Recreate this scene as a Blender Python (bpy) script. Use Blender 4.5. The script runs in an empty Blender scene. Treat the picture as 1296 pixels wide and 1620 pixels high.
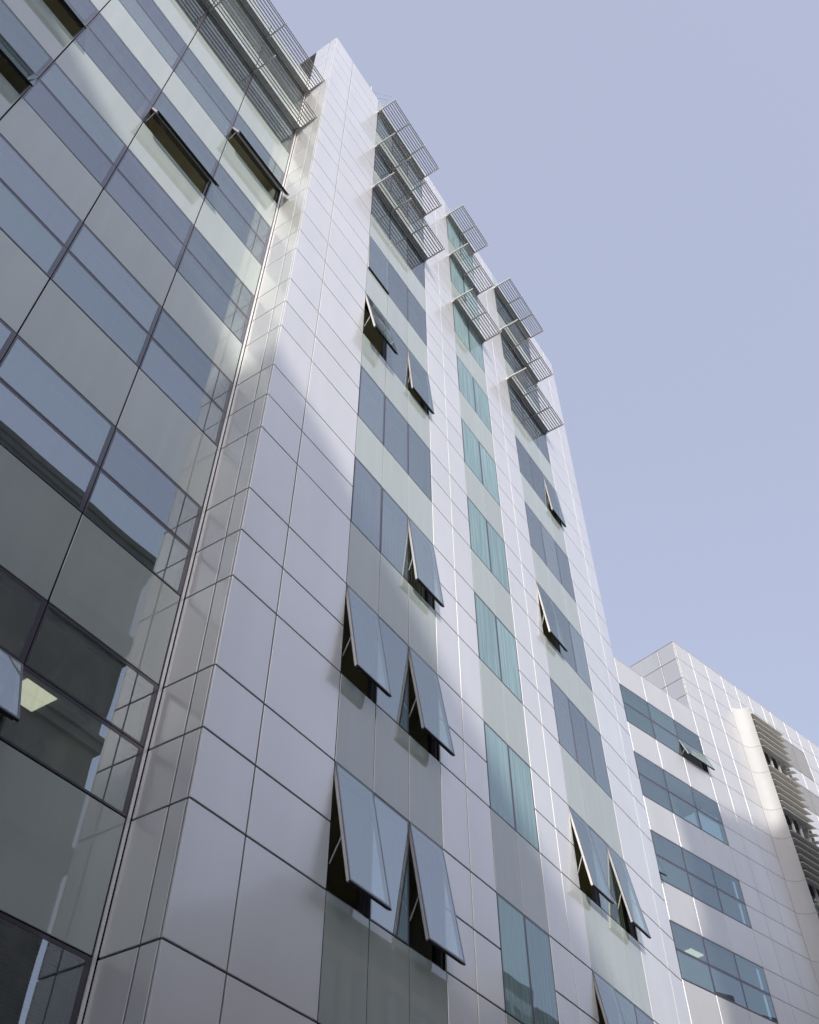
import bpy, math, random
from mathutils import Vector, Matrix
random.seed(7)
SC = bpy.context.scene
COL = SC.collection
S = 0.8                      # metres per facade module unit
GZ = -2.0 * S                # street level; the camera's eye is at z = 0

# ------------------------------------------------------------------ camera
cam_d = bpy.data.cameras.new('camera')
cam = bpy.data.objects.new('camera', cam_d)
COL.objects.link(cam)
YAW, PIT, ROLL = math.radians(56.819), math.radians(48.741), math.radians(-0.218)
fw = Vector((math.sin(YAW)*math.cos(PIT), math.cos(YAW)*math.cos(PIT), math.sin(PIT)))
rt = Vector((math.cos(YAW), -math.sin(YAW), 0))
up = rt.cross(fw)
r2 = math.cos(ROLL)*rt + math.sin(ROLL)*up
u2 = -math.sin(ROLL)*rt + math.cos(ROLL)*up
cam.matrix_world = Matrix.Translation(Vector((-9.018*S, -10.0*S, 0))) @ Matrix((
    (r2.x, u2.x, -fw.x), (r2.y, u2.y, -fw.y), (r2.z, u2.z, -fw.z))).to_4x4()
cam_d.sensor_fit = 'VERTICAL'
cam_d.sensor_height = 36.0
cam_d.lens = 36.0*1501.4/1620.0
cam_d.clip_start = 0.1
cam_d.clip_end = 3000
SC.camera = cam

# ------------------------------------------------------------------ sky, sun, exposure
SUN_DIR = Vector((1.0, 1.0, -0.66)).normalized()      # direction the light travels
SUN_EL = math.asin(-SUN_DIR.z)
SUN_ROT = math.atan2(-SUN_DIR.x, -SUN_DIR.y)
world = bpy.data.worlds.new('World')
SC.world = world
world.use_nodes = True
wn = world.node_tree
bg = wn.nodes['Background']
sky = wn.nodes.new('ShaderNodeTexSky')
sky.sky_type = 'NISHITA'
sky.sun_disc = False
sky.sun_elevation = SUN_EL
sky.sun_rotation = SUN_ROT
sky.dust_density = 3.0
half = wn.nodes.new('ShaderNodeVectorMath'); half.operation = 'SCALE'; half.inputs['Scale'].default_value = 0.4
veil = wn.nodes.new('ShaderNodeVectorMath'); veil.operation = 'ADD'
veil.inputs[1].default_value = (1.98, 2.08, 2.66)     # thin even high cloud over the whole sky
wn.links.new(sky.outputs[0], half.inputs[0])
wn.links.new(half.outputs[0], veil.inputs[0])
wn.links.new(veil.outputs[0], bg.inputs['Color'])
bg.inputs['Strength'].default_value = 0.147

sun_d = bpy.data.lights.new('sun', 'SUN')
sun_d.energy = 2.0
sun_d.angle = math.radians(1.5)
sun_d.color = (1.0, 0.965, 0.915)
sun = bpy.data.objects.new('sun', sun_d)
COL.objects.link(sun)
sun.location = (-40, -40, 60)
sun.rotation_euler = SUN_DIR.to_track_quat('-Z', 'Y').to_euler()

SC.view_settings.view_transform = 'Standard'
SC.view_settings.look = 'None'
SC.view_settings.exposure = 0.46
SC.view_settings.gamma = 1.0
SC.view_settings.use_curve_mapping = False
SC.render.engine = 'CYCLES'
SC.cycles.use_denoising = True
SC.cycles.caustics_reflective = True
SC.cycles.caustics_refractive = False
SC.cycles.max_bounces = 10
SC.cycles.transparent_max_bounces = 16
SC.cycles.sample_clamp_indirect = 4.0

# ------------------------------------------------------------------ materials
def new_mat(name):
    m = bpy.data.materials.new(name); m.use_nodes = True
    nt = m.node_tree
    return m, nt, nt.nodes['Principled BSDF'], nt.nodes['Material Output']

def N(nt, t, **kw):
    n = nt.nodes.new(t)
    for k, v in kw.items(): setattr(n, k, v)
    return n

def varied(nt, col, amt_obj, amt_noise, nscale, stretch=(1, 1, 1)):
    """base colour with per-piece variation and faint dirt"""
    info = N(nt, 'ShaderNodeObjectInfo')
    tc = N(nt, 'ShaderNodeTexCoord')
    mp = N(nt, 'ShaderNodeMapping'); mp.inputs['Scale'].default_value = stretch
    geo = N(nt, 'ShaderNodeNewGeometry')
    nt.links.new(geo.outputs['Position'], mp.inputs[0])
    nz = N(nt, 'ShaderNodeTexNoise'); nz.inputs['Scale'].default_value = nscale
    nz.inputs['Detail'].default_value = 5
    nt.links.new(mp.outputs[0], nz.inputs[0])
    a = N(nt, 'ShaderNodeMapRange'); a.inputs[3].default_value = 1-amt_obj; a.inputs[4].default_value = 1+amt_obj
    nt.links.new(info.outputs['Random'], a.inputs[0])
    b = N(nt, 'ShaderNodeMapRange'); b.inputs[1].default_value = 0.3; b.inputs[2].default_value = 0.7
    b.inputs[3].default_value = 1-amt_noise; b.inputs[4].default_value = 1+amt_noise*0.5
    nt.links.new(nz.outputs[0], b.inputs[0])
    mu = N(nt, 'ShaderNodeMath', operation='MULTIPLY')
    nt.links.new(a.outputs[0], mu.inputs[0]); nt.links.new(b.outputs[0], mu.inputs[1])
    sc = N(nt, 'ShaderNodeVectorMath', operation='SCALE'); sc.inputs[0].default_value = col[:3]
    nt.links.new(mu.outputs[0], sc.inputs['Scale'])
    return sc.outputs[0], nz

def simple(name, col, rough=0.6, metal=0.0, coat=0.0, obj=0.03, noise=0.08, nscale=1.5, stretch=(1, 1, 1), spec=0.5):
    m, nt, p, out = new_mat(name)
    c, nz = varied(nt, col, obj, noise, nscale, stretch)
    nt.links.new(c, p.inputs['Base Color'])
    p.inputs['Roughness'].default_value = rough
    p.inputs['Metallic'].default_value = metal
    p.inputs['Coat Weight'].default_value = coat
    p.inputs['Coat Roughness'].default_value = 0.08
    p.inputs['Specular IOR Level'].default_value = spec
    return m

def panel_mat(name, col, coat=1.0, crough=0.10):
    m, nt, p, out = new_mat(name)
    c, nz = varied(nt, col, 0.025, 0.05, 0.9, (1, 1, 0.25))
    nt.links.new(c, p.inputs['Base Color'])
    p.inputs['Metallic'].default_value = 0.42
    p.inputs['Roughness'].default_value = 0.40
    p.inputs['Coat Weight'].default_value = coat
    p.inputs['Coat IOR'].default_value = 1.65
    p.inputs['Coat Roughness'].default_value = crough
    # faint oil-canning of the sheet
    geo = N(nt, 'ShaderNodeNewGeometry')
    n2 = N(nt, 'ShaderNodeTexNoise'); n2.inputs['Scale'].default_value = 0.8; n2.inputs['Detail'].default_value = 1
    nt.links.new(geo.outputs['Position'], n2.inputs[0])
    bp = N(nt, 'ShaderNodeBump'); bp.inputs['Strength'].default_value = 0.035; bp.inputs['Distance'].default_value = 0.2
    nt.links.new(n2.outputs[0], bp.inputs['Height'])
    nt.links.new(bp.outputs[0], p.inputs['Normal']); nt.links.new(bp.outputs[0], p.inputs['Coat Normal'])
    return m

def glass_mat(name, refl_col, trans_col, ior=2.3, dirt=0.06, dirt_col=(0.45, 0.52, 0.52), wav=0.012):
    """coated window glass: strong reflection, dim view inside, vertical rain streaks"""
    m, nt, p, out = new_mat(name)
    nt.nodes.remove(p)
    geo = N(nt, 'ShaderNodeNewGeometry')
    n2 = N(nt, 'ShaderNodeTexNoise'); n2.inputs['Scale'].default_value = 0.7; n2.inputs['Detail'].default_value = 1
    nt.links.new(geo.outputs['Position'], n2.inputs[0])
    bp = N(nt, 'ShaderNodeBump'); bp.inputs['Strength'].default_value = wav; bp.inputs['Distance'].default_value = 0.2
    nt.links.new(n2.outputs[0], bp.inputs['Height'])
    info = N(nt, 'ShaderNodeObjectInfo')
    hs = N(nt, 'ShaderNodeHueSaturation'); hs.inputs['Color'].default_value = (*refl_col, 1)
    r1 = N(nt, 'ShaderNodeMapRange'); r1.inputs[3].default_value = 0.465; r1.inputs[4].default_value = 0.54
    nt.links.new(info.outputs['Random'], r1.inputs[0]); nt.links.new(r1.outputs[0], hs.inputs['Hue'])
    r2_ = N(nt, 'ShaderNodeMath', operation='MULTIPLY'); r2_.inputs[1].default_value = 7.31
    fr_ = N(nt, 'ShaderNodeMath', operation='FRACT')
    nt.links.new(info.outputs['Random'], r2_.inputs[0]); nt.links.new(r2_.outputs[0], fr_.inputs[0])
    r3 = N(nt, 'ShaderNodeMapRange'); r3.inputs[3].default_value = 0.88; r3.inputs[4].default_value = 1.06
    nt.links.new(fr_.outputs[0], r3.inputs[0]); nt.links.new(r3.outputs[0], hs.inputs['Value'])
    gl = N(nt, 'ShaderNodeBsdfGlossy'); gl.inputs['Roughness'].default_value = 0.0
    nt.links.new(hs.outputs[0], gl.inputs['Color']); nt.links.new(bp.outputs[0], gl.inputs['Normal'])
    tr = N(nt, 'ShaderNodeBsdfTransparent'); tr.inputs['Color'].default_value = (*trans_col, 1)
    fr = N(nt, 'ShaderNodeFresnel'); fr.inputs['IOR'].default_value = ior
    mx = N(nt, 'ShaderNodeMixShader')
    bf = N(nt, 'ShaderNodeMath', operation='SUBTRACT'); bf.inputs[0].default_value = 1.0
    nt.links.new(geo.outputs['Backfacing'], bf.inputs[1])
    ff = N(nt, 'ShaderNodeMath', operation='MULTIPLY')          # the inner face of the sheet adds no second mirror
    nt.links.new(fr.outputs[0], ff.inputs[0]); nt.links.new(bf.outputs[0], ff.inputs[1])
    nt.links.new(ff.outputs[0], mx.inputs[0]); nt.links.new(tr.outputs[0], mx.inputs[1]); nt.links.new(gl.outputs[0], mx.inputs[2])
    # rain streaks, dust film, and painted-in brightness of blinds behind the pane
    mp = N(nt, 'ShaderNodeMapping'); mp.inputs['Scale'].default_value = (9, 9, 0.25)
    nt.links.new(geo.outputs['Position'], mp.inputs[0])
    n3 = N(nt, 'ShaderNodeTexNoise'); n3.inputs['Scale'].default_value = 1.6; n3.inputs['Detail'].default_value = 6
    nt.links.new(mp.outputs[0], n3.inputs[0])
    r4 = N(nt, 'ShaderNodeMapRange'); r4.inputs[1].default_value = 0.42; r4.inputs[2].default_value = 0.75
    r4.inputs[3].default_value = dirt*0.75; r4.inputs[4].default_value = dirt*1.35
    nt.links.new(n3.outputs[0], r4.inputs[0])
    cu = N(nt, 'ShaderNodeMath', operation='POWER'); cu.inputs[1].default_value = 2.5
    nt.links.new(fr_.outputs[0], cu.inputs[0])
    ma = N(nt, 'ShaderNodeMath', operation='MULTIPLY_ADD'); ma.inputs[1].default_value = 0.14
    nt.links.new(cu.outputs[0], ma.inputs[0]); nt.links.new(r4.outputs[0], ma.inputs[2])
    df = N(nt, 'ShaderNodeBsdfDiffuse'); df.inputs['Color'].default_value = (*dirt_col, 1)
    m2 = N(nt, 'ShaderNodeMixShader')
    nt.links.new(ma.outputs[0], m2.inputs[0]); nt.links.new(mx.outputs[0], m2.inputs[1]); nt.links.new(df.outputs[0], m2.inputs[2])
    nt.links.new(m2.outputs[0], out.inputs['Surface'])
    return m

def spandrel_mat(name, col):
    m, nt, p, out = new_mat(name)
    c, nz = varied(nt, col, 0.05, 0.05, 1.2, (3, 3, 0.3))
    nt.links.new(c, p.inputs['Base Color'])
    p.inputs['Roughness'].default_value = 0.5
    p.inputs['Specular IOR Level'].default_value = 0.1
    p.inputs['Coat Weight'].default_value = 1.0
    p.inputs['Coat IOR'].default_value = 2.1
    p.inputs['Coat Roughness'].default_value = 0.015
    return m

def emit_mat(name, col, e):
    m, nt, p, out = new_mat(name)
    p.inputs['Base Color'].default_value = (*col, 1)
    p.inputs['Emission Color'].default_value = (*col, 1)
    p.inputs['Emission Strength'].default_value = e
    return m

M = {
    'panel': panel_mat('silver_panel', (0.945, 0.935, 0.915)),
    'panel_far': panel_mat('pale_panel', (0.72, 0.71, 0.70), 0.4, 0.35),
    'glass_tower': glass_mat('blue_glass', (0.90, 0.98, 1.0), (0.74, 0.82, 0.80), 6.0, 0.07, (0.45, 0.53, 0.60)),
    'glass_teal': glass_mat('teal_glass', (0.80, 0.98, 1.0), (0.45, 0.60, 0.60), 4.8, 0.36, (0.56, 0.77, 0.79)),
    'glass_wing': glass_mat('wing_glass', (0.86, 0.94, 1.0), (0.74, 0.82, 0.80), 4.8),
    'glass_far': glass_mat('far_glass', (0.80, 0.94, 0.98), (0.6, 0.7, 0.7), 4.0, 0.10, (0.34, 0.46, 0.48)),
    'spandrel': spandrel_mat('frosted_spandrel_glass', (0.48, 0.54, 0.505)),
    'frame': simple('dark_frame', (0.060, 0.052, 0.072), 0.35, 0.0, 1.0, noise=0.2),
    'black': simple('black_gasket', (0.012, 0.012, 0.013), 0.55),
    'joint': simple('dark_joint_backing', (0.008, 0.008, 0.009), 0.8),  # near-black backing that shows in the panel joints
    'alu': simple('white_aluminium', (0.72, 0.71, 0.70), 0.35, 0.2, 0.2),
    'blade': simple('louvre_aluminium', (0.46, 0.455, 0.44), 0.42, 0.15, 0.0, noise=0.15, nscale=6),
    'louvre': simple('bay_louvre', (0.62, 0.61, 0.58), 0.45, 0.1, 0.0, noise=0.12, nscale=5),
    'interior': simple('room_plaster', (0.58, 0.56, 0.50), 0.8),
    'ceiling': simple('room_ceiling', (0.66, 0.58, 0.42), 0.85),
    'timber': simple('timber_lining', (0.30, 0.20, 0.11), 0.6, noise=0.3, nscale=8, stretch=(1, 1, 6)),
    'blind': simple('blind_fabric', (0.66, 0.66, 0.58), 0.8),
    'light': emit_mat('ceiling_lamp', (1.0, 0.86, 0.66), 1.25),
    'fin': simple('white_fin', (0.63, 0.63, 0.62), 0.65, 0.0, 0.0, noise=0.04),
    'vent': simple('grey_perforated_vent', (0.30, 0.30, 0.305), 0.6),
    'roof': simple('roof_membrane', (0.25, 0.25, 0.26), 0.9),
    'stone': simple('dark_sandstone', (0.15, 0.135, 0.115), 0.85, noise=0.35, nscale=0.8),
    'stone2': simple('soot_stone_trim', (0.11, 0.10, 0.088), 0.85, noise=0.3, nscale=1.2),
    'brick': simple('brown_brick', (0.30, 0.22, 0.16), 0.85, noise=0.3, nscale=3),
    'concrete': simple('grey_concrete', (0.50, 0.505, 0.51), 0.85, noise=0.25),
    'oldglass': simple('old_window_glass', (0.05, 0.06, 0.07), 0.08, 0.0, 0.4),
    'asphalt': simple('asphalt', (0.05, 0.05, 0.052), 0.9, noise=0.3, nscale=4),
    'paving': simple('paving_stone', (0.28, 0.27, 0.25), 0.85, obj=0.08, noise=0.25, nscale=3),
    'paint': simple('road_paint', (0.75, 0.75, 0.72), 0.7),
}

# ------------------------------------------------------------------ helpers
def link(o, parent=None):
    COL.objects.link(o)
    if parent is not None: o.parent = parent
    return o

def mesh_from(name, verts, faces, mat, smooth=False):
    me = bpy.data.meshes.new(name)
    me.from_pydata(verts, [], faces)
    if isinstance(mat, (list, tuple)):
        for mm in mat: me.materials.append(mm)
    else:
        me.materials.append(mat)
    if smooth:
        for f in me.polygons: f.use_smooth = True
    me.update()
    return me

def box_vf(boxes):
    V, F = [], []
    for (x0, x1, y0, y1, z0, z1) in boxes:
        b = len(V)
        V += [(x0, y0, z0), (x1, y0, z0), (x1, y1, z0), (x0, y1, z0), (x0, y0, z1), (x1, y0, z1), (x1, y1, z1), (x0, y1, z1)]
        F += [(b, b+3, b+2, b+1), (b+4, b+5, b+6, b+7), (b, b+1, b+5, b+4), (b+1, b+2, b+6, b+5), (b+2, b+3, b+7, b+6), (b+3, b, b+4, b+7)]
    return V, F

def boxes(name, bl, mat, parent=None, loc=(0, 0, 0), rot=None):
    V, F = box_vf(bl)
    o = bpy.data.objects.new(name, mesh_from(name, V, F, mat))
    link(o, parent); o.location = loc
    if rot: o.rotation_euler = rot
    return o

CACHE = {}
def slab_mesh(kind, w, h, t, mat, ch=0.006):
    """upright sheet: width w along x, height h along z, front at y=0 facing -y, chamfered front edge"""
    key = (kind, round(w, 3), round(h, 3), round(t, 3), mat.name, ch)
    if key in CACHE: return CACHE[key]
    x, z = w/2, h/2
    V = [(-x, t, -z), (x, t, -z), (x, t, z), (-x, t, z),
         (-x, ch, -z), (x, ch, -z), (x, ch, z), (-x, ch, z),
         (-x+ch, 0, -z+ch), (x-ch, 0, -z+ch), (x-ch, 0, z-ch), (-x+ch, 0, z-ch)]
    F = [(8, 9, 10, 11), (3, 2, 1, 0)]
    for i in range(4):
        j = (i+1) % 4
        F.append((i, j, 4+j, 4+i)); F.append((4+i, 4+j, 8+j, 8+i))
    CACHE[key] = mesh_from(kind, V, F, mat)
    return CACHE[key]

def ring_mesh(kind, w, h, b, y0, y1, mat, sides=(1, 1, 1, 1)):
    """upright rectangular ring; b is one rim width or (left, right, bottom, top)"""
    key = (kind, round(w, 3), round(h, 3), b, y0, y1, mat.name, sides)
    if key in CACHE: return CACHE[key]
    x, z = w/2, h/2
    L, R, B, T = sides
    bL, bR, bB, bT = b if isinstance(b, tuple) else (b, b, b, b)
    bl = []
    if L: bl.append((-x, -x+bL, y0, y1, -z, z))
    if R: bl.append((x-bR, x, y0, y1, -z, z))
    xa, xb = (-x+bL if L else -x), (x-bR if R else x)
    if B: bl.append((xa, xb, y0, y1, -z, -z+bB))
    if T: bl.append((xa, xb, y0, y1, z-bT, z))
    V, F = box_vf(bl)
    CACHE[key] = mesh_from(kind, V, F, mat)
    return CACHE[key]

def place(name, me, parent, loc, rot=(0, 0, 0)):
    o = bpy.data.objects.new(name, me)
    link(o, parent)
    o.location = loc; o.rotation_euler = rot
    return o

def root(name, label, cat, loc=(0, 0, 0), rz=0.0, group=None):
    o = bpy.data.objects.new(name, None)
    COL.objects.link(o)
    o.empty_display_size = 0.5
    o.location = loc; o.rotation_euler = (0, 0, rz)
    o['label'] = label; o['category'] = cat
    if group: o['group'] = group
    return o

def tag(o, label, cat, group=None):
    o['label'] = label; o['category'] = cat
    if group: o['group'] = group
    return o

GAP = 0.027
def panel(parent, x0, x1, z0, z1, y=0.0, name='cladding_panel', mat=None, rz=0.0, t=0.03, gap=GAP, jit=0.0012):
    """one cladding panel in a facade whose front is y (local); zs are eye-relative metres"""
    mat = mat or M['panel']
    me = slab_mesh(name, x1-x0-gap, z1-z0-gap, t, mat, 0.0008 if gap < 0.015 else 0.006)
    return place(name, me, parent, ((x0+x1)/2, y, (z0+z1)/2-GZ),
                 (random.uniform(-jit, jit), 0, rz+random.uniform(-jit, jit)))

# storey levels (module units, eye = 0)
J = {-5: -2.0, -4: -0.2, -3: 1.13, -2: 3.33, -1: 4.65, 0: 5.975, 1: 8.167, 2: 9.49, 3: 10.815, 4: 13.031, 5: 14.351, 6: 15.683,
     7: 17.90, 8: 19.24, 9: 20.57, 10: 22.509, 11: 23.83, 12: 25.165, 13: 27.10, 14: 28.42, 15: 29.788, 16: 31.711,
     17: 33.03, 18: 34.341, 19: 36.28, 20: 37.60, 21: 38.93, 22: 40.87, 23: 42.20, 24: 43.53, 25: 45.45, 26: 46.78, 27: 48.10, 28: 49.75}
J = {k: v*S for k, v in J.items()}

def sash_parts(win, w, h, out, glass, hinge_z, x, y):
    """top-hung open sash: frame, pane, black bottom rail and a stay, all sub-parts of the window"""
    ang = -math.asin(min(0.9, out/h))
    R = (ang, 0, 0)
    def at(dz, dy=0.0):
        c, s = math.cos(ang), math.sin(ang)
        return (x, y + dy*c - dz*s, hinge_z + dy*s + dz*c)
    g = 0.02
    place('sash_frame', ring_mesh('sash_frame', w-g, h-g, 0.045, 0.0, 0.05, M['alu'], (1, 1, 0, 1)), win, at(-h/2, 0.012), R)
    place('glazing_rim', ring_mesh('glazing_rim', w-g, h-g, 0.030, 0.0, 0.011, M['frame']), win, at(-h/2), R)
    place('pane', slab_mesh('pane', w-g-0.062, h-g-0.062, 0.008, glass, 0.002), win, at(-h/2, 0.002), R)
    boxes('bottom_rail', [(-(w-g)/2+0.046, (w-g)/2-0.046, 0.012, 0.062, 0, 0.06), (-(w-g)/2, (w-g)/2, -0.004, 0.03, -0.022, -0.002)], M['black'], win, at(-h+g/2+0.001), R)
    # slim stay from the fixed jamb to the sash
    L = max(0.12, out*0.9)
    a = Vector(at(-h*0.62, 0.06)); a.x = x-w/2+0.05
    b = Vector((x-w/2+0.05, y+0.03, hinge_z-h*0.80))
    mid, d = (a+b)/2, (b-a)
    st = boxes('stay', [(-0.008, 0.008, -0.008, 0.008, -d.length/2, d.length/2)], M['alu'], win, mid)
    st.rotation_euler = d.to_track_quat('Z', 'Y').to_euler()

RIM_T, RIM_W, RIM_F = (0.030, 0.036, 0.022, 0.030), (0.028, 0.075, 0.030, 0.050), (0.042, 0.055, 0.050, 0.050)
def window(parent, x0, x1, z0, z1, y, glass, out=0.0, rim=RIM_T):
    w, h = x1-x0, z1-z0
    cx, cz = (x0+x1)/2, (z0+z1)/2-GZ
    g = 0.016
    if out <= 0:
        win = place('window', ring_mesh('window', w-g, h-g, rim, 0.001, 0.10, M['frame']), parent, (cx, y, cz))
        l, r, b, t = rim
        place('pane', slab_mesh('pane', w-g-l-r-0.002, h-g-b-t-0.002, 0.010, glass, 0.002), win, ((l-r)/2, 0.003, (b-t)/2), (random.uniform(-.0018, .0018), 0, random.uniform(-.0018, .0018)))
    else:
        win = place('window', ring_mesh('window', w-0.006, h-0.006, 0.05, 0.065, 0.16, M['frame']), parent, (cx, y, cz))
        sash_parts(win, w, h, out, glass, h/2, 0.0, -0.004)
    return win

def storey_boxes(x0, x1, y0, y1, ks, bottom):
    """floor slabs between the rooms (local coords, z above street)"""
    bl = []
    for k in ks:
        a, b = J[3*k]+0.09, J[3*k+1]-0.07
        bl.append((x0, x1, y0, y1, a-GZ, b-GZ))
    return bl

# ------------------------------------------------------------------ ground and street
def sheet(name, x0, x1, y0, y1, z, mat):
    o = bpy.data.objects.new(name, mesh_from(name, [(x0, y0, z), (x1, y0, z), (x1, y1, z), (x0, y1, z)], [(0, 1, 2, 3)], mat))
    link(o); o['kind'] = 'structure'
    return o
sheet('ground', -1500, 1500, -1500, 1500, GZ-0.15, M['concrete'])
sheet('road', -400, 400, -10.2, -3.6, GZ-0.13, M['asphalt'])
p1 = boxes('pavement', [(-400, 400, -3.6, 30, GZ-0.3, GZ-0.004)], M['paving']); p1['kind'] = 'structure'
p2 = boxes('pavement', [(-400, 400, -60, -10.2, GZ-0.3, GZ-0.004)], M['paving']); p2['kind'] = 'structure'
lm = boxes('road_marking', [(x, x+2.0, -6.96, -6.84, GZ-0.128, GZ-0.124) for x in range(-80, 80, 5)], M['paint']); lm['kind'] = 'structure'

# ------------------------------------------------------------------ the silver tower
TX = [x*S for x in (0, 1.368, 3.566, 4.885, 6.216, 7.57, 8.756, 9.943, 11.267, 12.579, 13.787, 14.98, 16.30, 17.627, 18.929, 21.15, 22.30)]
RY = [0.0, 0.426*S, 1.248*S]
tower = root('office_tower', 'tall silver metal clad office tower with three columns of windows and louvred sunshades', 'building', (0, 0, GZ))
ROOF = J[28]-GZ
DEP = 13.0
jrows = [j for j in range(-1, 28)]
for (a, b) in [(0, 1), (1, 2), (5, 6), (6, 7), (9, 10), (10, 11), (14, 15), (15, 16)]:
    for j in jrows:
        panel(tower, TX[a], TX[b], J[j], J[j+1])
for (ya, yb) in [(RY[0]+0.034, RY[1]), (RY[1], RY[2])]:
    for j in jrows:
        me = slab_mesh('cladding_panel', yb-ya-GAP, J[j+1]-J[j]-GAP, 0.03, M['panel'])
        place('cladding_panel', me, tower, (0.004, (ya+yb)/2, (J[j]+J[j+1])/2-GZ), (0, 0, -math.pi/2+random.uniform(-.001, .001)))
# backing walls behind the cladding, lower storeys, flank and rear
bl = []
for (a, b) in [(0, 2), (5, 7), (9, 11), (14, 16)]:
    bl.append((TX[a]+0.04, TX[b]-0.002, 0.045, 0.30, 0, ROOF))
wb = list(bl)
for (a, b) in [(2, 5), (7, 9), (11, 14)]:
    for k in range(-1, 10):
        wb.append((TX[a], TX[b], 0.045, 0.30, (J[3*k] if k >= 0 else J[-3])-GZ+0.0, (J[3*k+1] if k >= 0 else J[-2])-GZ))
    wb.append((TX[a], TX[b], 0.045, 0.30, 0, J[-3]-GZ-0.002))
wb.append((0.04, 0.28, 0.302, 4.5, 0, ROOF-0.01))
wb.append((TX[16]-0.30, TX[16]-0.01, 0.302, DEP, 0, ROOF-0.01))
wb.append((0.30, TX[16]-0.32, DEP-0.3, DEP, 0, ROOF-0.01))
boxes('wall', wb, M['joint'], tower)
# low cladding below the storeys in view
lowp = []
for (a, b) in [(0, 2), (5, 7), (9, 11), (14, 16)]:
    lowp.append((TX[a]+0.01, TX[b]-0.01, 0.0, 0.04, 0.02, J[-1]-GZ-0.01))
boxes('base_cladding', lowp, M['panel'], tower)
boxes('roof', [(0.10, TX[16]-0.1, 0.10, DEP-0.1, ROOF-0.35, ROOF-0.06)], M['roof'], tower)
boxes('parapet_capping', [(0.0, TX[16], 0.003, 0.34, ROOF-0.006, ROOF+0.03), (-0.002, 0.30, 0.345, 4.5, ROOF-0.006, ROOF+0.03)], M['panel'], tower)
boxes('flank_cladding', [(TX[16]-0.008, TX[16]+0.02, 0.035, DEP, 0.02, ROOF-0.01)], M['panel'], tower)

# (storey k: window J[3k+1]..J[3k+3], pane index 0-7) -> opening in module units
OPENS = {(0, 0): 0.49, (0, 2): 0.44, (1, 0): 0.42, (1, 2): 0.415, (2, 2): 0.29, (4, 0): 0.48, (4, 2): 0.205, (5, 0): 0.05,
         (1, 5): 0.40, (1, 7): 0.40, (3, 5): 0.275, (5, 7): 0.18, (0, 5): 0.42}
PANES = [(2, 3), (3, 4), (4, 5), (7, 8), (8, 9), (11, 12), (12, 13), (13, 14)]
for i, (a, b) in enumerate(PANES):
    gm = M['glass_teal'] if i in (3, 4) else M['glass_tower']
    for k in range(-1, 9):
        z0, z1 = J[3*k+1], J[3*k+3]
        window(tower, TX[a], TX[b], z0, z1, 0.0, gm, OPENS.get((k, i), 0)*S)
    for k in range(0, 10):
        z0, z1 = J[3*k], J[3*k+1]
        panel(tower, TX[a], TX[b], z0, z1, 0.0, 'spandrel_pane', M['spandrel'], 0, 0.012, 0.016)
# floors, ceilings and core seen through the glass
bl = storey_boxes(0.31, TX[16]-0.31, 0.305, 6.0, range(0, 9), 0)
boxes('floor_slab', bl, M['ceiling'], tower)
boxes('core_wall', [(0.31, TX[16]-0.31, 6.01, 6.2, 0, ROOF-0.36)]+[(x*S-0.06, x*S+0.06, 0.5, 6.0, J[3*k+1]-GZ-0.068, J[3*k+3]-GZ+0.088) for x in (8.75, 13.78) for k in range(0, 9)], M['interior'], tower)

# sun louvres
def sun_louvre(parent, xs, y_in, z, y_out, nb=8):
    """slatted brise-soleil: xs bracket lines, inner rail, blades, bracket arms"""
    x0, x1 = xs[0], xs[-1]
    rail = boxes('sun_louvre', [(x0, x1, -0.035, 0.035, -0.03, 0.03), (x0, x1, -0.10, -0.045, -0.012, 0.012)], M['blade'], parent, (0, y_in, z-GZ))
    L = y_in-y_out
    step = L/nb
    key = ('blade', round(x1-x0, 3))
    if key not in CACHE:
        w = x1-x0-0.02
        prof = [(-0.020, -0.048), (0.002, -0.052), (0.020, -0.02), (0.026, 0.034), (0.008, 0.046), (-0.008, 0.02)]
        V = [(-w/2, p[0], p[1]) for p in prof]+[(w/2, p[0], p[1]) for p in prof]
        F = [(0, 1, 2, 3, 4, 5), (11, 10, 9, 8, 7, 6)]
        for i in range(6):
            k = (i+1) % 6
            F.append((i, 6+i, 6+k, k))
        CACHE[key] = mesh_from('blade', V, F, M['blade'])
    for i in range(1, nb+1):
        place('blade', CACHE[key], rail, ((x0+x1)/2, -step*i+(0.03 if i == nb else 0), 0.055), (random.uniform(-.02, .02), 0, 0))
    for x in xs:
        boxes('bracket_arm', [(-0.022, 0.022, -L, 0.08, -0.045, 0.0), (-0.022, 0.022, -0.02, 0.08, -0.10, -0.0455), (-0.012, 0.012, -L-0.03, -L-0.001, -0.02, 0.045)], M['alu'], rail, (x, 0, 0.0))
    return rail
for (a, b) in [(2, 5), (7, 9), (11, 14)]:
    for j in (21, 24, 27):
        sun_louvre(tower, TX[a:b+1], -0.06*S, J[j]+0.03, -1.03*S)

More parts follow.
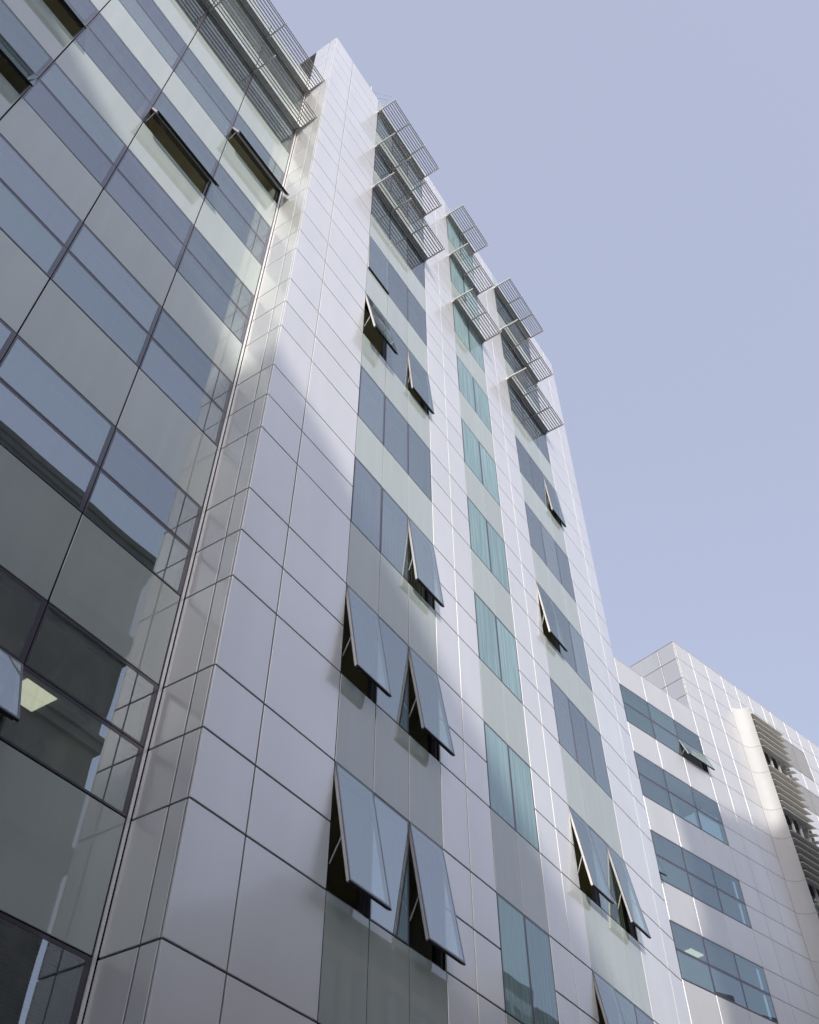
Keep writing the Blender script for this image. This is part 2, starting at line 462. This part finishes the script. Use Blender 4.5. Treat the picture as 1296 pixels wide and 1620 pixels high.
# roof aerial
aer = root('roof_aerial', 'small white rods of an aerial poking over the silver tower roof edge', 'aerial', (3.5*S, 0.5*S, ROOF+GZ-0.06+0.0))
def rod(parent, name, a, b, r, mat):
    a, b = Vector(a), Vector(b); d = b-a; n = 8
    V, F = [], []
    for e in (0, d.length):
        for i in range(n):
            t = 2*math.pi*i/n; V.append((r*math.cos(t), r*math.sin(t), e))
    for i in range(n):
        j = (i+1) % n; F.append((i, j, n+j, n+i))
    F += [tuple(range(n))[::-1], tuple(range(n, 2*n))]
    o = bpy.data.objects.new(name, mesh_from(name, V, F, mat, False)); link(o, parent)
    o.location = a; o.rotation_euler = d.to_track_quat('Z', 'Y').to_euler()
    return o
rod(aer, 'mast', (0, 0, 0), (0, 0, 2.4), 0.03, M['alu'])
rod(aer, 'rod', (-0.25, -0.05, 1.1), (0.75, -0.55, 2.2), 0.016, M['alu'])
rod(aer, 'rod', (-0.1, -0.1, 0.75), (0.55, -0.5, 1.3), 0.016, M['alu'])
rod(aer, 'rod', (0, 0, 0.6), (0.45, -0.35, 0.65), 0.02, M['alu'])

# ------------------------------------------------------------------ the glazed wing on the left
WY = 1.25*S
LX = [x*S for x in (-0.09, -2.72, -5.31, -7.88, -10.48, -13.08)]
wing = root('glazed_wing', 'curtain walled office wing of wide blue and grey glass panes left of the tower', 'building', (-6.5*S, WY, GZ))
OX = -6.5*S
WTOP = J[25]-GZ
LOPEN = {(13, 1): 0.52, (16, 0): 0.50, (13, 3): 0.42, (10, 3): 0.36, (1, 1): 0.46}
for c in range(5):
    x1, x0 = LX[c]-OX, LX[c+1]-OX
    for j in range(-2, 25):
        if j % 3 == 0:
            panel(wing, x0, x1, J[j], J[j+1], 0.0, 'spandrel_pane', M['spandrel'], 0, 0.012, 0.024, 0.0015)
        else:
            window(wing, x0, x1, J[j], J[j+1], 0.0, M['glass_wing'], LOPEN.get((j, c), 0)*S, RIM_W)
wl = LX[5]-OX; wr = 0.0-OX
bl = [(wl, LX[0]-OX, 0.045, 0.25, J[3*k]-GZ, J[3*k+1]-GZ) for k in range(0, 9)]
bl.append((wl, LX[0]-OX, 0.045, 0.25, 0, J[-2]-GZ-0.002))
bl.append((wl-0.3, wl-0.002, 0.03, 9.0, 0, WTOP))
bl.append((wl, wr-0.01, 8.7, 9.0, 0, WTOP))
boxes('wall', bl, M['joint'], wing)
boxes('roof', [(wl, wr-0.01, 0.06, 8.69, WTOP-0.3, WTOP-0.02)], M['roof'], wing)
boxes('parapet_capping', [(wl, wr-0.012, -0.004, 0.30, WTOP+0.002, WTOP+0.04)], M['panel'], wing)
boxes('floor_slab', storey_boxes(wl, wr-0.01, 0.255, 6.0, range(0, 8), 0), M['ceiling'], wing)
boxes('core_wall', [(wl, wr-0.01, 6.01, 6.2, 0, WTOP-0.31), (wr-0.02, wr+0.02, 0.30, 6.0, 0, WTOP-0.31)], M['interior'], wing)
boxes('partition', [(LX[c]-OX-0.05, LX[c]-OX+0.05, 0.5, 6.0, J[3*k+1]-GZ-0.068, J[3*k+3]-GZ+0.088) for c in (2, 4) for k in range(0, 8)], M['timber'], wing)
boxes('jamb_trim', [(LX[0]-OX+0.008, -OX-0.013, -0.012, 0.05, 0, WTOP)], M['panel'], wing)
boxes('jamb_gasket', [(-OX-0.012, -OX-0.001, 0.004, 0.05, 0, WTOP), (LX[0]-OX-0.006, LX[0]-OX+0.007, 0.004, 0.05, 0, WTOP)], M['black'], wing)
LXS = [LX[5]-OX, LX[4]-OX, LX[3]-OX, LX[2]-OX, LX[1]-OX, LX[0]-OX+0.05]
for j in (21, 24):
    sun_louvre(wing, LXS, -0.06*S, J[j]+0.03, -1.02*S)

def ceiling_lamp(x, y, z, rz, label, sx=0.6, sy=0.6, group=None):
    t = root('ceiling_lamp', label, 'lamp', (x, y, z), rz, group)
    boxes('diffuser', [(-sx/2+0.02, sx/2-0.02, -sy/2+0.02, sy/2-0.02, -0.03, -0.012)], M['light'], t)
    boxes('housing', [(-sx/2, sx/2, -sy/2, sy/2, -0.010, 0.0)], M['alu'], t)
    return t
ceiling_lamp(-1.12*S, 3.5*S, J[3]+0.088, 0.0, 'square lit ceiling lamp seen through the lower left glass wing')
vb = root('venetian_blind', 'closed striped venetian blind behind the lowest left glass pane', 'blind', (-1.4*S, WY+0.20, J[-2]))
boxes('head_rail', [(-1.0, 1.0, -0.02, 0.02, J[0]-J[-2]-0.04, J[0]-J[-2])], M['alu'], vb)
nsl = int((J[0]-J[-2]-0.05)/0.04)
sl = bpy.data.objects.new('slats', mesh_from('slats', *(lambda VF: (VF[0], VF[1]))(
    (sum([[(-1.0, -0.016, i*0.04), (1.0, -0.016, i*0.04), (1.0, 0.016, i*0.04+0.024), (-1.0, 0.016, i*0.04+0.024)] for i in range(nsl)], []),
     [(4*i, 4*i+1, 4*i+2, 4*i+3) for i in range(nsl)])), M['vent']))
link(sl, vb); sl['kind'] = 'stuff'

# vertical blinds drawn aside behind some tower windows
def vertical_blind(x0, x1, k, label):
    z0, z1 = J[3*k+1], J[3*k+3]
    t = root('vertical_blind', label, 'blind', ((x0+x1)/2, 0.26, z0), 0, 'pale vertical blinds in the tower windows')
    w = x1-x0; n = max(3, int(w/0.11))
    boxes('head_rail', [(-w/2, w/2, -0.02, 0.02, z1-z0-0.05, z1-z0)], M['alu'], t)
    for i in range(n):
        cx = -w/2+(i+0.5)*w/n
        boxes('slat', [(-0.052, 0.052, -0.002, 0.002, 0.02, z1-z0-0.055)], M['blind'], t, (cx, 0, 0), (0, 0, random.uniform(0.5, 0.8)))
vertical_blind(TX[2]+0.60, TX[3]-0.06, 2, 'pale vertical blind behind the left pane one storey above the big open windows')
vertical_blind(TX[3]+0.25, TX[4]-0.06, 2, 'pale vertical blind drawn half across the middle pane beside a half open window')
vertical_blind(TX[4]+0.25, TX[5]-0.06, 2, 'pale vertical blind showing beneath the half open tower window')
vertical_blind(TX[12]+0.3, TX[13]-0.06, 3, 'pale vertical blind in the middle pane beside the upper open window of the third column')
vertical_blind(TX[13]+0.3, TX[14]-0.06, 3, 'pale vertical blind in the right pane beside the upper open window of the third column')
vertical_blind(TX[12]+0.35, TX[13]-0.06, 4, 'pale vertical blind in the third window column above its upper open window')
vertical_blind(TX[13]+0.1, TX[14]-0.06, 1, 'pale vertical blind inside the lower right open window of the third column')

# ------------------------------------------------------------------ the far wing on the right
TH = math.radians(-14.14)
FB = (33.719*S, 3.635*S)
far = root('far_wing', 'pale panelled office wing with wide window bands and a louvred bay beyond the tower', 'building', (FB[0], FB[1], GZ), TH)
UE = [u*S for u in (-5.06, -2.53, 0.0, 2.53, 5.06, 7.60)]
FOPEN = {(16, 4): 0.42, (10, 1): 0.38}
for c in range(5):
    for j in range(4, 20):
        if j == 19: continue
        x0, x1 = UE[c], UE[c+1]
        if j % 3 == 0:
            panel(far, x0, x1, J[j], J[j+1], 0.0, 'cladding_panel', M['panel_far'], 0, 0.010, 0.018)
        else:
            window(far, x0, x1, J[j], J[j+1], 0.0, M['glass_far'], FOPEN.get((j, c), 0)*S, RIM_F)
PT = 41.95*S
JF = dict(J); JF[22] = 40.55*S; JF[23] = PT
UP = [u*S for u in (7.60, 9.35, 11.15, 13.0)]
for c in range(3):
    for j in range(4, 23):
        panel(far, UP[c], UP[c+1], JF[j], JF[j+1], 0.0, 'cladding_panel', M['panel_far'], 0, 0.010, 0.018)
for (a, b) in ((13.0, 14.65), (14.65, 16.3), (16.3, 17.95)):
    for j in (21, 22):
        panel(far, a*S, b*S, JF[j], JF[j+1], 0.0, 'cladding_panel', M['panel_far'], 0, 0.010, 0.018)
UR = [u*S for u in (17.95, 19.0, 20.77, 22.45, 24.1, 25.8, 27.5)]
for c in range(6):
    for j in range(10, 23):
        if c in (1, 2) and j in (20, 21, 18):
            continue
        panel(far, UR[c], UR[c+1], JF[j], JF[j+1], 0.0, 'cladding_panel', M['panel_far'], 0, 0.010, 0.018)
for c in (1, 2):
    panel(far, UR[c], UR[c+1], J[20], 40.0*S, 0.0, 'vent_panel', M['vent'], gap=0.05)
    panel(far, UR[c], UR[c+1], 40.0*S, JF[22], 0.0, 'cladding_panel', M['panel_far'], 0, 0.010, 0.018)
    panel(far, UR[c], UR[c+1], J[18], J[19], 0.0, 'vent_panel', M['vent'], gap=0.05)
# penthouse flank, seen above the lower parapet
for (ya, yb) in ((0.034, 1.3*S), (1.3*S, 4.5*S), (4.5*S, 8.0*S)):
    for j in (19, 20, 21, 22):
        me = slab_mesh('cladding_panel', yb-ya-GAP, JF[j+1]-JF[j]-GAP, 0.03, M['panel_far'])
        place('cladding_panel', me, far, (UP[0]+0.004, (ya+yb)/2, (JF[j]+JF[j+1])/2-GZ), (0, 0, -math.pi/2))
fz = J[19]-GZ
pz = PT-GZ
bl = [(UP[0]+0.04, 27.5*S, 0.045, 0.25, 0, pz-0.02), (UP[0]+0.04, UP[0]+0.28, 0.252, 8.0*S, fz-0.5, pz-0.02)]
for k in range(1, 7):
    bl.append((UE[0], UE[5]+0.035, 0.045, 0.25, J[3*k]-GZ, J[3*k+1]-GZ))
bl.append((UE[0], UE[5]+0.035, 0.045, 0.25, 0, J[3]-GZ-0.002))
bl.append((UE[0]-0.3, UE[0]-0.002, 0.03, 9.0, 0, fz-0.02))
bl.append((UE[0], 27.5*S, 8.7, 9.0, 0, fz-0.02))
boxes('wall', bl, M['joint'], far)
boxes('roof', [(UE[0], UP[0], 0.05, 8.69, fz-0.25, fz-0.03), (UP[0]+0.29, 27.5*S, 0.26, 8.69, pz-0.25, pz-0.03)], M['roof'], far)
boxes('parapet_capping', [(UE[0], UP[0]-0.002, -0.008, 0.28, fz+0.002, fz+0.035), (UP[0]-0.008, 27.5*S, -0.008, 0.28, pz+0.002, pz+0.035), (UP[0]-0.008, UP[0]+0.28, 0.282, 8.0*S, pz+0.002, pz+0.035)], M['panel_far'], far)
boxes('floor_slab', storey_boxes(UE[0], UP[0], 0.255, 6.0, range(1, 7), 0), M['ceiling'], far)
boxes('core_wall', [(UE[0], UP[0]+0.3, 6.01, 6.2, 0, fz-0.26)], M['interior'], far)
# curved white fin, in lengths one storey part tall
def fin_piece(z0, z1):
    n = 24; t = 0.03
    R_u, R_y = 0.88*S, 0.80*S
    pts = []
    for i in range(n+1):
        a = math.pi/2*i/n
        pts.append((13.02*S + R_u*math.sin(a), -R_y*(1-math.cos(a))))
    V, F = [], []
    for z in (z0-GZ+0.008, z1-GZ-0.008):
        for (u, y) in pts: V.append((u, y-0.004, z))
        for i, (u, y) in enumerate(pts):
            a = math.pi/2*i/n
            V.append((u+t*math.sin(a), y-0.004+t*math.cos(a), z))
    m = n+1
    for i in range(n):
        F.append((i, i+1, 2*m+i+1, 2*m+i))
        F.append((m+i+1, m+i, 3*m+i, 3*m+i+1))
        F.append((i+1, i, m+i, m+i+1)); F.append((2*m+i, 2*m+i+1, 3*m+i+1, 3*m+i))
    F.append((0, 2*m, 3*m, m)); F.append((n, m+n, 3*m+n, 2*m+n))
    o = bpy.data.objects.new('fin_panel', mesh_from('fin_panel', V, F, M['fin'])); link(o, far)
fl = [J[j] for j in (4, 7, 10, 12, 13, 15, 16, 18, 19)]+[39.35*S]
for a, b in zip(fl, fl[1:]): fin_piece(a, b)
boxes('side_fin', [(17.66*S, 17.66*S+0.05, -0.55*S, -0.004, J[4]-GZ, 39.3*S-GZ)], M['fin'], far)
# louvre bay
z = 38.85*S
bi = 0
gapz = [(J[19]-0.02*S-0.95*S, J[19]-0.1*S), (J[16]-1.0*S, J[16]-0.1*S), (J[13]-1.0*S, J[13]-0.1*S), (J[10]-1.0*S, J[10]-0.1*S)]
bw = (17.62-13.98)*S
def blade_mesh(w):
    c, t = 0.21, 0.02
    prof = [(-c, -0.06), (-c+0.02, -0.085), (0, -0.02), (c, 0.06), (c, 0.085), (0, 0.015)]
    V = [(0, p[0], p[1]) for p in prof]+[(w, p[0], p[1]) for p in prof]
    F = [(0, 1, 2, 3, 4, 5), (11, 10, 9, 8, 7, 6)]
    for i in range(6):
        k = (i+1) % 6; F.append((i, 6+i, 6+k, k))
    return mesh_from('louvre_blade', V, F, M['louvre'])
full, stub = blade_mesh(bw), blade_mesh(0.45*S)
while z > J[7]:
    ing = any(a < z < b for a, b in gapz)
    if ing: place('louvre_blade', stub, far, (17.17*S, -0.70*S, z-GZ))
    else: place('louvre_blade', full, far, (13.98*S, -0.70*S, z-GZ))
    z -= 0.505*S; bi += 1
for (a, b) in gapz:
    for i, u in enumerate((14.0, 14.9, 15.8, 16.7)):
        u1 = (u+0.88)*S
        window(far, u*S, u1, a-0.1, b+0.1, -0.005, M['glass_far'], 0, RIM_F)
        boxes('louvre_post', [(-0.03, 0.03, -0.05, 0.05, a-0.3-GZ, b+0.3-GZ)], M['fin'], far, (u*S+0.5, -0.42*S, 0))
for i, (px_u, px_y) in enumerate(((0.85, 1.35), (3.9, 1.6))):
    u, y = px_u*S, px_y*S
    c, s_ = math.cos(TH), math.sin(TH)
    ceiling_lamp(FB[0]+u*c-y*s_, FB[1]+u*s_+y*c, J[9]+0.088, TH, ['square lit ceiling lamp behind the lowest far window band, nearest the tower', 'square lit ceiling lamp behind the middle pane of the lowest far window band'][i], 0.9, 0.6)

# ------------------------------------------------------------------ buildings across the street (mirrored in the glass, casting the shade, or added to darken the street)
def masonry_block(name, label, x0, x1, y0, y1, top, wall, trim, nwin, nfl, wh, cornice=0.6, front=1):
    """street block; its decorated front looks towards +y"""
    t = root(name, label, 'building', ((x0+x1)/2, y1, GZ-0.004))
    W, H = x1-x0, top-GZ
    boxes('wall', [(-W/2, W/2, y0-y1, 0, 0, H-0.01)], wall, t)
    boxes('roof', [(-W/2+0.2, W/2-0.2, y0-y1+0.2, -0.2, H-0.008, H+0.1)], M['roof'], t)
    st = H/(nfl+0.35)
    cl = []
    for (dz, o, h) in ((0, cornice, 0.35), (-0.36, cornice*0.7, 0.3), (-0.67, cornice*0.35, 0.35), (-st-0.1, cornice*0.5, 0.3), (-st-0.41, cornice*0.25, 0.2), (-3*st, cornice*0.4, 0.3)):
        cl.append((-W/2-o*0.2, W/2+o, 0.003, o, H+dz-h, H+dz))
        cl.append((W/2+0.003, W/2+o, y0-y1, 0.002, H+dz-h, H+dz))
    for q in range(0, len(cl), 2): boxes('cornice', cl[q:q+2], trim, t)
    fm = None
    for f in range(nfl):
        for i in range(nwin):
            cx = -W/2+(i+0.5)*W/nwin
            z0 = 0.9+f*st
            ww, hh = W/nwin*0.45, st*wh
            key = (name, 'w')
            if key not in CACHE:
                CACHE[key] = ring_mesh('window'+name, ww+0.3, hh+0.3, 0.15, 0.002, 0.12, trim)
                CACHE[(name, 'p')] = slab_mesh('pane'+name, ww-0.02, hh-0.02, 0.02, M['oldglass'])
            w = place('window', CACHE[key], t, (cx, 0, z0+hh/2))
            place('pane', CACHE[(name, 'p')], w, (0, 0.05, 0), (0, 0, math.pi))
    return t
sb = root('stone_building', 'dark stone building with heavy cornices, mirrored in the lower left glass', 'building', (12.0*S, -30.0*S, GZ-0.004))
SBX0, SBX1, SBH, SBD = -8.3*S, 9.35*S, 50.0*S-GZ, 20*S
boxes('wall', [(SBX0, SBX1, -SBD, 0, 0, SBH-0.01)], M['stone'], sb)
boxes('roof', [(SBX0+0.2, SBX1-0.2, -SBD+0.2, -0.2, SBH-0.008, SBH+0.1)], M['roof'], sb)
for (zc, st_) in ((SBH, ((0, .56, .40), (.41, .44, .35), (.77, .26, .40), (1.18, .14, .7))), (SBH-7.6*S, ((0, .50, .35), (.36, .36, .4), (.77, .16, .8))), (SBH-15.5*S, ((0, .44, .3), (.31, .26, .5))), (SBH-23*S, ((0, .5, .4), (.41, .26, .5)))):
    V, F = box_vf([(SBX0, SBX1+o*0.85, 0.002, o, zc-d-h, zc-d) for (d, o, h) in st_]+[(SBX1+0.002, SBX1+o*0.85, -SBD, 0.0, zc-d-h, zc-d) for (d, o, h) in st_])
    link(bpy.data.objects.new('cornice', mesh_from('cornice', V, F, M['stone2'])), sb)
for f in range(3):
    for i in range(4):
        wz = 3.0+f*5.9
        w = place('window', ring_mesh('stone_window', 1.7, 3.0, 0.2, 0.002, 0.10, M['stone2']), sb, (SBX0+(i+0.5)*(SBX1-SBX0)/4, 0, wz))
        place('pane', slab_mesh('pane_stone', 1.28, 2.58, 0.02, M['oldglass']), w, (0, 0.04, 0), (0, 0, math.pi))
masonry_block('brick_building', 'dark brown brick building mirrored in the lowest tower panes', 25*S, 48*S, -34*S, -20*S, 23.6*S, M['brick'], M['stone2'], 8, 5, 0.6, 0.35)
masonry_block('corner_block', 'broad grey block across the street at far left whose roof shades the facade', -44*S, -30*S, -58*S, -15*S, (21.45+0.66*30)*S, M['concrete'], M['stone2'], 5, 9, 0.5, 0.05)
masonry_block('stepped_building', 'green grey stepped building mirrored in the second window column', 66*S, 72*S, -46*S, -30*S, 36.2*S, M['concrete'], M['stone2'], 3, 8, 0.5, 0.1)
masonry_block('low_green_building', 'lower green grey block beside the stepped building across the street', 72.6*S, 92*S, -46*S, -30*S, 35.0*S, M['concrete'], M['stone2'], 6, 8, 0.5, 0.1)

masonry_block('added_shade_terrace', 'long low grey unseen terrace added behind the viewer to darken the lower facade', -29*S, -5.0*S, -28*S, -13.6*S, 16.0*S, M['concrete'], M['stone2'], 14, 4, 0.6, 0.25)  # unseen terrace, added and set close to darken the lower storeys
masonry_block('added_shade_filler', 'low dark brick filler block added before the tall stone building to darken the lower facade', 4.0*S, 24.4*S, -28*S, -15*S, 10.8*S, M['brick'], M['stone2'], 5, 3, 0.6, 0.2)  # unseen filler block, added and brought forward to dim the street level
